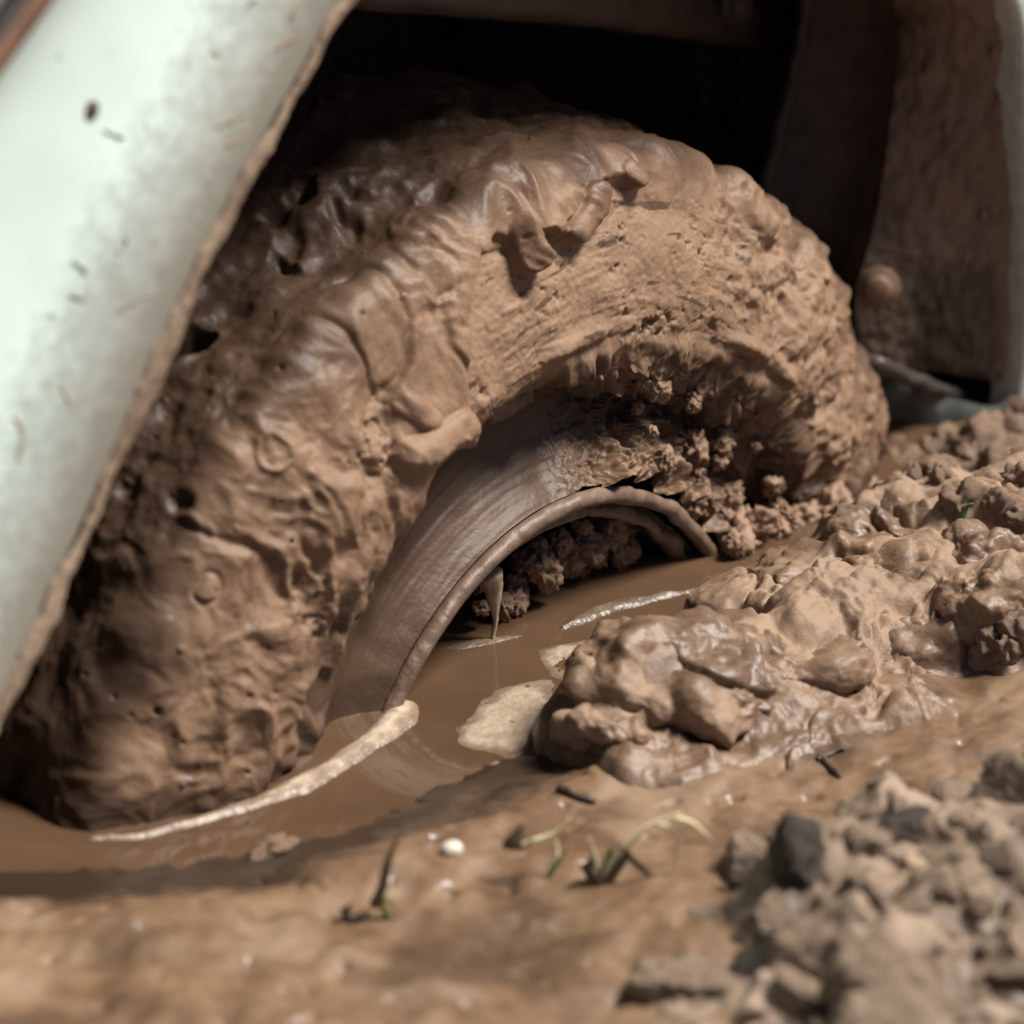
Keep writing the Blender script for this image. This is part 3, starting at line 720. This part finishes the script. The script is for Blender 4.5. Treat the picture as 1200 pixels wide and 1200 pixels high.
for f in (0.05, 0.12, 0.2, 0.3, 0.42, 0.56, 0.72, 0.86, 1.0):
    q = last*(1-f)+rect*f
    y = YB+0.0225-0.022*math.sin(min(f*2, 1)*math.pi/2)+np.clip(q[:, 1]-0.42, 0, 1)**2*0.7
    rings.append(np.stack([q[:, 0], y, q[:, 1]], -1)); lipv.append(np.zeros(len(q)))
R_ = np.array(rings)
wob = 0.0012*fbm(R_*14, 2, 850); R_[..., 1] += wob
fender = link('fender', mesh_np('fender', R_.reshape(-1, 3), grid_faces(len(rings), len(arch))[:, ::-1], {'lip': np.array(lipv)}), M['paint'], car)
# bonnet, far side and ends of the body, closing it over the wheel
top = R_[-1]; zt = top[:, 2] > 0.79
def plate(name, pts, n=(24, 24), bulge=0.0, mat=M['paint']):
    a, b, c, d = [np.array(p, float) for p in pts]
    u, v = np.meshgrid(np.linspace(0, 1, n[0]), np.linspace(0, 1, n[1]), indexing='ij'); u = u[..., None]; v = v[..., None]
    W = (a*(1-u)+b*u)*(1-v)+(d*(1-u)+c*u)*v
    W[..., 2] += bulge*np.sin(np.pi*v[..., 0])
    return link(name, mesh_np(name, W.reshape(-1, 3), grid_faces(*n), {'lip': np.zeros(n[0]*n[1])}), mat, car)
plate('bonnet', [(-1.2, 0.03, 0.79), (1.7, 0.03, 0.79), (1.7, 1.55, 0.79), (-1.2, 1.55, 0.79)], bulge=0.07)
plate('side_panel', [(-1.2, 1.55, -0.05), (1.7, 1.55, -0.05), (1.7, 1.55, 0.8), (-1.2, 1.55, 0.8)])
plate('nose_panel', [(-1.2, -0.08, -0.05), (-1.2, 1.55, -0.05), (-1.2, 1.55, 0.8), (-1.2, 0.03, 0.8)])
plate('bulkhead', [(1.7, -0.08, -0.05), (1.7, 1.55, -0.05), (1.7, 1.55, 0.8), (1.7, 0.03, 0.8)])

# muddy crust along the left arch lip
seg = arch[:232]
cp = np.stack([seg[:, 0], np.full(len(seg), YB-0.0005), seg[:, 1]], -1); cp = spline(cp[::6], 700)
wv = 1.6*fbm(cp*13, 3, 855); V, F = tube(cp-np.array([0, 0.0012, 0]), np.clip(0.0040*(1+0.8*wv), 0.0006, 0.009), 20, 0.35, flatdir=(0, 1, 0))
nrm = V - np.repeat(np.vstack([cp]), 20, axis=0).tolist() if False else None
d = fbm(V*34, 2, 860); e = fbm(V*120, 2, 870)
kx = (V[:, 0]*0+1)
V = V + np.stack([0.0030*d+0.0012*e, 0.0007*fbm(V*90, 3, 880)-0.0003, 0.0020*fbm(V*80+5, 3, 890)], -1)
link('mud_crust', mesh_np('mud_crust', V, F), M['crust'], fender)
# mud ridges on the lip band and spatter on the paint
def splat(pts, r, mat, y=None, name='mud_spot'):
    P = []
    for q in pts:
        P.append(on_plane(q, (0, 1, 0), YB+0.02))
    # settle on the panel surface
    path = spline(P, 14) if len(P) > 1 else np.array([P[0]+np.array([t*0.0006, 0, t*0.0004]) for t in np.linspace(-1, 1, 8)])
    rr = r*np.sqrt(np.clip(1-np.linspace(-1, 1, len(path))**2, 0.02, 1))*(1+0.25*np.sin(np.arange(len(path))*2.1))
    out = []
    for p in path:
        d_ = (p-CAM); d_ /= np.linalg.norm(d_); ok, loc, nor, _ = fender.ray_cast(Vector(CAM), Vector(d_)); out.append(np.array(loc) if ok else p)
    V, F = tube(np.array(out), rr, 10, 0.35, flatdir=(0, 1, 0))
    V = V + 0.0005*np.stack([fbm(V*300+k, 2, 900+k) for k in range(3)], -1)
    link(name, mesh_np(name, V, F), mat, fender)
bpy.context.view_layer.update()
splat([(113, 118), (108, 128), (101, 140)], 0.0036, M['spot'])
splat([(120, 153), (133, 159), (147, 163)], 0.0008, M['spot'])
for a, b, c in (((84, 305), (95, 314), (105, 326)), ((80, 347), (90, 350), (100, 354)), ((144, 277), (148, 282), (147, 290)), ((288, 8), (294, 4), (301, 2)), ((136, 294), (138, 296), (140, 297)),
                ((60, 368), (61, 371), (60, 374)), ((40, 396), (42, 399), (43, 401)), ((129, 63), (131, 63), (132, 64)), ((68, 66), (69, 67), (70, 68)), ((170, 146), (171, 147), (172, 148))):
    splat([a, b, c], 0.0007, M['spot'])
for a, b, c in (((250, 152), (268, 144), (296, 134)), ((262, 172), (275, 168), (292, 160)), ((320, 60), (335, 50), (352, 44)), ((135, 367), (160, 355), (180, 345)), ((340, 30), (346, 15), (352, 3)),
                ((70, 450), (78, 462), (84, 475)), ((8, 490), (22, 495), (28, 510)), ((25, 505), (26, 525), (18, 545)), ((247, 55), (253, 66), (258, 60))):
    splat([a, b, c], 0.0009, M['spotlight'], name='mud_streak')

# rusty trim strip and the mint panel past it, painted darker for its shadow, top left
A = on_plane((0, 64), (0, 1, 0), YB+0.006); B = on_plane((46, 0), (0, 1, 0), YB+0.006); dirn = (B-A)/np.linalg.norm(B-A)
prp = np.array([-dirn[2], 0, dirn[0]])
def strip(off, w, yy, name, mat, thick_=0.006):
    pth = [A+dirn*t+prp*off+np.array([0, yy, 0]) for t in np.linspace(-0.12, 0.25, 30)]
    V, F = tube(pth, w, 12, thick_/w, flatdir=(0, 1, 0)); link(name, mesh_np(name, V, F), mat, car)
strip(0.0065, 0.0070, -0.004, 'trim_strip', M['rust'])
strip(0.0155, 0.0022, -0.005, 'rubber_seal', M['black'])
strip(0.045, 0.028, -0.003, 'shaded_panel', M['shaded_mint'], 0.005)

# wheel arch flange on the right, seen from inside
inner_r = [on_plane(q, (0, 1, 0), YB+0.060)[[0, 2]] for q in ((1046, 0), (1043, 150), (1024, 265), (1004, 345), (1004, 420), (1012, 440))]
outer_r = [on_plane(q, (0, 1, 0), YB+0.006)[[0, 2]] for q in ((1178, 0), (1194, 150), (1200, 300), (1188, 450), (1178, 470), (1172, 480))]
oc = spline([(-0.20, 0.330), (-0.115, 0.381), (-0.015, 0.387), (0.105, 0.367), (0.227, 0.311)]+outer_r[:4], 260)
ic = spline([(-0.21, 0.326), (-0.115, 0.374), (-0.015, 0.380), (0.105, 0.358), (0.222, 0.300)]+inner_r[:5], 260)
nv = 90; fv = np.linspace(0, 1, nv); W = np.zeros((260, nv, 3))
for j, f in enumerate(fv):
    W[:, j, 0] = oc[:, 0]*(1-f)+ic[:, 0]*f; W[:, j, 2] = oc[:, 1]*(1-f)+ic[:, 1]*f; W[:, j, 1] = YB+0.006+0.054*f
bl = fbm(W*55, 3, 910)*0.0016 + 0.0010*fbm(W*150, 3, 920)
dr, dv = cells(W*95, 9); bl = bl + 0.0020*np.clip(0.27-dr, 0, 1)*8*(dv > 0.75)
fx, fy = proj(W)
bl = bl + 0.0014*(0.4-sabs(perlin(W*70, 925)))
W[..., 0] -= bl; W[..., 1] -= bl*0.4
stain = sstep(1050, 1085, fx+6*fbm(W*60, 2, 930))*sstep(285, 325, fy-0.02*(fx-1100)+8*fbm(W*40, 2, 940))*sstep(1178, 1160, fx+5*fbm(W*60, 2, 945))
dryf = np.clip(sstep(0.16, 0.02, np.broadcast_to(fv[None], fx.shape))*0.8+0.35*sstep(0.1, 0.45, fbm(W*30, 3, 950)), 0, 1)*(1-stain)
fl = link('arch_flange', mesh_np('arch_flange', W.reshape(-1, 3), grid_faces(260, nv), {'wet': stain, 'dry': dryf}), M['flange'], car)
def bolt(px, n_pl, cpl, r, parent, mat, axis):
    c = on_plane(px, n_pl, cpl); ax = np.array(axis, float); ax /= np.linalg.norm(ax)
    pth = np.array([c-ax*0.001, c+ax*0.0005, c+ax*0.0012, c+ax*0.0015, c+ax*0.005, c+ax*0.0058]); rr = np.array([1.5, 1.5, 1.4, 0.95, 0.92, 0.72])*r
    V, F = tube(pth, rr, 6 if False else 12, 1.0); V = V+0.0007*np.stack([fbm(V*140+k, 2, 960+k) for k in range(3)], -1)
    return link('bolt', mesh_np('bolt', V, F), mat, parent)
c = on_plane((1029, 337), (0, 1, 0), YB+0.052)
bolt((1029, 337), (0, 1, 0), YB+0.050, 0.0075, fl, M['clump'], (-0.8, -0.55, 0.05))

# sill end below the flange: black seam, then chipped mint steel
sl = [on_plane(q, (0, 1, 0), YB+0.03) for q in ((1018, 425), (1060, 440), (1110, 462), (1165, 470))]
V, F = tube(spline(sl, 40), 0.0065, 12, 0.7); V = V+0.002*np.stack([fbm(V*70+k, 3, 970+k) for k in range(3)], -1)
link('rubber_seal', mesh_np('rubber_seal', V, F), M['black'], car)
gx = np.linspace(0, 1, 60); gv = np.linspace(0, 1, 40)
topc = spline([on_plane(q, (0, 1, 0), YB+0.062-0.06*t) for q, t in (((1015, 432), 0), ((1060, 448), .35), ((1115, 470), .7), ((1168, 476), 1.0), ((1215, 440), 1.02))], 60)
W = np.zeros((60, 40, 3))
for j, v in enumerate(gv):
    W[:, j] = topc + np.array([0.004+0.020*v*v*(1), 0.004*v, -0.070*v]); W[:, j, 0] -= 0.006*math.sin(math.pi*min(1, v*1.6))
W = W+0.0012*np.stack([fbm(W*50+k, 3, 980+k) for k in range(3)], -1)
link('sill', mesh_np('sill', W.reshape(-1, 3), grid_faces(60, 40)), M['chipped'], car)

# wheel well: splash guard beyond the flange, back wall, brace with its bolt
lin = spline([(-0.60, -0.06), (-0.52, 0.18), (-0.38, 0.36), (-0.2, 0.47), (0.03, 0.50), (0.22, 0.46), (0.36, 0.33), (0.42, 0.15), (0.43, -0.06)], 80)
W = np.stack([np.stack([lin[:, 0], np.full(80, y), lin[:, 1]], -1) for y in np.linspace(0.03, 0.42, 20)], 1)
W = W + 0.004*np.stack([fbm(W*12+k, 2, 990+k) for k in range(3)], -1)
link('wheel_well', mesh_np('wheel_well', W.reshape(-1, 3), grid_faces(80, 20)), M['well'], car)
plate('well_back', [(-0.62, 0.42, -0.06), (0.45, 0.42, -0.06), (0.45, 0.42, 0.52), (-0.62, 0.42, 0.52)], mat=M['well'])
ge = [on_plane(q, (0, 1, 0), 0.105) for q in ((955, -60), (940, 40), (925, 110), (905, 190), (893, 245), (885, 330), (880, 480))]
gi = spline([(p[0], p[2]) for p in ge], 80); go = spline([(q[0]+0.004, q[1]) for q in [(0.245, 0.30)]+[tuple(x) for x in inner_r[:5]]+[(0.30, -0.03)]], 80)
W = np.zeros((80, 30, 3))
for j, f in enumerate(np.linspace(0, 1, 30)):
    W[:, j, 0] = go[:, 0]*(1-f)+gi[:, 0]*f+0.02*math.sin(math.pi*f); W[:, j, 2] = go[:, 1]*(1-f)+gi[:, 1]*f; W[:, j, 1] = YB+0.062+(0.105-YB-0.062)*f
W = W+0.0016*np.stack([fbm(W*60+k, 3, 1000+k) for k in range(3)], -1)
link('splash_guard', mesh_np('splash_guard', W.reshape(-1, 3), grid_faces(80, 30)), M['well'], car)
V, F = tube(spline(ge, 60), 0.004, 8); V = V+0.0022*np.stack([fbm(V*90+k, 3, 1010+k) for k in range(3)], -1)
link('guard_edge', mesh_np('guard_edge', V, F), M['flange'], car)
br = [on_plane(q, (0, 1, 0), 0.15) for q in ((380, -22), (560, -10), (700, 2), (830, 20), (932, 36))]
V, F = tube(spline(br, 60), 0.0135, 12, 0.4, flatdir=(0, 1, 0)); V = V+0.001*np.stack([fbm(V*60+k, 3, 1020+k) for k in range(3)], -1)
brace = link('brace', mesh_np('brace', V, F), M['flange'], car)
bolt((864, 6), (0, 1, 0), 0.140, 0.007, brace, M['flange'], (-0.3, -0.9, 0.1))
for (xa, xb, yy) in ((815, 850, 0.22), (868, 892, 0.20)):
    pa = on_plane((xa+8, 20), (0, 1, 0), yy); pb = on_plane((xb-8, 260), (0, 1, 0), yy)
    V, F = tube(np.linspace(pa, pb, 30), 0.008, 10, 0.5, flatdir=(0, 1, 0)); link('inner_rib', mesh_np('inner_rib', V, F), M['crust'], car)

# ------------------------------------------------------------------ foam and scum on the water
def floating(name, pts, label, mat, step=0.0007, h=0.003, seed=1, jag=0.004, path_w=None, cat='foam'):
    w = [tuple(gnd(*q[:2])[:2]) for q in pts]; a = np.array(w)
    x0, y0 = a.min(0)-0.02; x1, y1 = a.max(0)+0.02
    gx = np.arange(x0, x1, step); gy = np.arange(y0, y1, step); X, Y = np.meshgrid(gx, gy, indexing='ij'); P = np.stack([X, Y, 0*X], -1)
    if path_w is None: sd_ = poly_sd(X, Y, w)
    else:
        d_, t_ = seg_dist(X, Y, w); sd_ = np.interp(t_, np.linspace(0, 1, len(path_w)), path_w)-d_
    sd_ = sd_ + jag*fbm(P*38, 2, seed) + jag*0.25*fbm(P*130, 2, seed+4)
    keep = sd_ > -0.001
    Z = h*np.clip(1-(1-np.clip(sd_/0.008, 0, 1))**2, 0, 1)**0.5-0.0006+(0.0004*fbm(P*300, 2, seed+7)+0.0012*fbm(P*60, 2, seed+8))*sstep(0, 0.004, sd_)
    kf = keep[:-1, :-1] & keep[1:, :-1] & keep[1:, 1:] & keep[:-1, 1:]
    Q = grid_faces(len(gx), len(gy)).reshape(len(gx)-1, len(gy)-1, 4)[kf]
    thin = sstep(0.009, 0.0, sd_+0.006*fbm(P*55, 3, seed+12))
    V, Q, at_ = compact(np.stack([X, Y, Z], -1).reshape(-1, 3), Q, {'thin': thin})
    return link(name, mesh_np(name, V, Q, at_), mat, label=label, cat=cat)
floating('foam_band', [(100, 982), (160, 980), (230, 962), (300, 940), (350, 920), (400, 893), (440, 866), (466, 842), (474, 828)], 'curved pale band of foam along the foot of the tyre', M['foam'],
         h=0.0030, seed=1101, jag=0.0030, path_w=[0.0004, 0.0012, 0.0025, 0.004, 0.0055, 0.0062, 0.0068, 0.009, 0.007])
floating('foam_patch', [(533, 853), (552, 832), (578, 812), (610, 800), (645, 796), (655, 830), (640, 868), (600, 884), (570, 876), (545, 868)], 'large cream foam patch on the water against the mound tip', M['foam_patch'], seed=1111, h=0.0007, jag=0.007)
floating('foam_patch', [(630, 762), (652, 752), (690, 752), (690, 780), (660, 796), (645, 790), (640, 776)], 'small cream foam patch just behind the mound tip', M['foam_patch'], seed=1121, h=0.0007, jag=0.005)
floating('foam_patch', [(568, 898), (580, 892), (590, 894), (588, 900), (575, 903)], 'tiny foam fleck at the bank in front of the big foam patch', M['foam'], seed=1131, h=0.002, jag=0.002)
floating('scum_line', [(505, 762), (540, 755), (580, 748), (612, 744)], 'thin pale scum line on dark water under the rim', M['scum'], seed=1141, h=0.0012, jag=0.003, path_w=[0.001, 0.003, 0.003, 0.001], cat='scum')
floating('scum_line', [(660, 735), (700, 718), (740, 705), (790, 695), (850, 686)], 'pale scum drift along the water behind the mound', M['scum'], seed=1151, h=0.0025, jag=0.005, path_w=[0.001, 0.003, 0.0045, 0.003, 0.003], cat='scum')

# ------------------------------------------------------------------ plants, twigs, pebble
FH = np.array([FW[0], FW[1], 0]); FH /= np.linalg.norm(FH)
def stalk(parent, base, pts, r, mat, name, flat=0.35, lean=0.0):
    """blade through picture points at the depth of its base"""
    P = [on_plane(q, FH, FH @ base + lean*k) for k, q in enumerate(pts)]; P = spline(P, 14)
    rr = r*np.clip(1.15-np.linspace(0, 1, 14)**1.6, 0.12, 1)
    V, F = tube(P, rr, 6, 0.8 if name == 'stem' else flat); return link(name, mesh_np(name, V, F), mat, parent)
bpy.context.view_layer.update()
allg = [ground, mound, heap]
def tuft(name, base_px, stalks, label, cat='grass'):
    b = drop(*base_px, allg); e = link(name, None, label=label, cat=cat)
    for pts, r, mk, nm in stalks: stalk(e, b, pts, r, M[mk], nm)
    return e
tuft('grass_tuft', (708, 1034), [([(706, 1036), (715, 1015), (735, 990), (760, 968), (800, 952)], 0.0024, 'straw', 'stem'), ([(770, 965), (785, 970), (795, 985), (790, 1020)], 0.0018, 'straw', 'stem'),
     ([(700, 1034), (697, 1010), (690, 980)], 0.0023, 'straw', 'blade'), ([(703, 1036), (712, 1012), (716, 992)], 0.0027, 'green', 'blade'), ([(712, 1034), (732, 1000), (716, 985)], 0.0042, 'leafbrown', 'leaf'),
     ([(698, 1036), (690, 1015), (700, 1000)], 0.0045, 'leafbrown', 'leaf'), ([(735, 1002), (755, 1020), (775, 1038)], 0.0019, 'leafbrown', 'stem'), ([(790, 958), (812, 965), (835, 985)], 0.0015, 'straw', 'stem')],
     'grass tuft with dead brown leaves and long bent straw stalks')
tuft('grass_tuft', (642, 1028), [([(641, 1030), (650, 1010), (652, 985)], 0.0024, 'straw', 'blade'), ([(643, 1028), (655, 1008), (668, 990)], 0.0021, 'green', 'blade'), ([(610, 992), (630, 984), (650, 976), (668, 958)], 0.0018, 'straw', 'stem'),
     ([(602, 994), (606, 980), (612, 965)], 0.0054, 'leafbrown', 'leaf'), ([(612, 994), (625, 985), (640, 984)], 0.0024, 'green', 'blade')], 'small pale grass sprig with a dark leaf nearest the white pebble')
tuft('grass_sprig', (448, 1076), [([(438, 1062), (448, 1040), (456, 1005), (468, 978)], 0.0025, 'leafbrown', 'stem'), ([(446, 1058), (456, 1078), (462, 1098)], 0.0023, 'green', 'blade'), ([(430, 1070), (415, 1078), (405, 1068), (412, 1058)], 0.0051, 'leafbrown', 'leaf'),
     ([(440, 1085), (432, 1078), (425, 1072)], 0.0033, 'green', 'blade'), ([(445, 1062), (452, 1052), (466, 1072)], 0.0021, 'green', 'blade')], 'lone brown stemmed sprig leaning over the wet mud at left', 'plant')
tuft('grass_sprig', (1128, 618), [([(1130, 622), (1128, 606), (1134, 592), (1142, 590)], 0.0024, 'green', 'blade'), ([(1142, 624), (1152, 618), (1160, 608)], 0.0019, 'green', 'blade')], 'two bright green grass blades poking from the mud mound', 'plant')
tuft('straw_blade', (165, 992), [([(138, 1002), (150, 996), (175, 990), (200, 984)], 0.0016, 'straw', 'blade')], 'single yellow straw floating beside the foot of the tyre', 'straw')
def twig(label, pts, r, name='twig'):
    P = []
    for q in pts:
        p = drop(q[0], q[1], allg); P.append(p+np.array([0, 0, r*0.6]))
    P = spline(P, 16); V, F = tube(P, r*np.linspace(1, 0.5, 16), 7); V = V+0.0006*np.stack([fbm(V*200+k, 2, 1200+k) for k in range(3)], -1)
    link(name, mesh_np(name, V, F), M['twig'], label=label, cat='twig')
twig('short dark twig lying on bare mud below the mound tip', [(655, 926), (672, 934), (688, 940), (698, 942)], 0.0020)
twig('forked dark twig at the foot of the mound above the heap', [(960, 888), (972, 900), (984, 912)], 0.0019)
twig('thin dark twig slanting up beside the forked twig', [(958, 892), (975, 884), (990, 880)], 0.0014)
p = drop(530, 999, allg); V, F = ico(4); V = V*(1+0.08*fbm(V*2, 2, 1300)[:, None])*np.array([0.0050, 0.0044, 0.0036])
o = link('pebble', mesh_np('pebble', V, F), M['pebble'], label='small white pebble pressed into the wet brown mud', cat='pebble'); o.location = p+np.array([0, 0, 0.0015])
# root hanging from the rim mud to the water
rp = [on_plane(q, (0, 1, 0), -0.002) for q in ((575, 672), (578, 690), (579, 712), (580, 730), (577, 752), (579, 768))]
P_ = spline(rp, 40); V, F = tube(P_, np.interp(np.linspace(0, 1, 40), [0, 0.25, 0.5, 1], [0.006, 0.004, 0.0014, 0.0009]), 8)
root = link('hanging_root', mesh_np('hanging_root', V+0.0006*np.stack([fbm(V*160+k, 2, 1310+k) for k in range(3)], -1), F), M['root'], label='thin pale root hanging from the rim down to the water', cat='root')
for pts in (((577, 752), (574, 764), (571, 776)), ((579, 766), (583, 776))):
    Pb = [on_plane(q, (0, 1, 0), -0.002) for q in pts]; V, F = tube(spline(Pb, 8), np.linspace(0.0008, 0.0004, 8), 5); link('rootlet', mesh_np('rootlet', V, F), M['root'], root)
# lump of mud breaking the water
p = gnd(320, 996); o = link('mud_lump', clod_mesh('mud_lump', 95, M['mound'], 0.3), None, label='small mud lump breaking the puddle surface near the bank', cat='mud lump')
o.location = (p[0], p[1], 0.001); o.scale = (0.011, 0.008, 0.006)
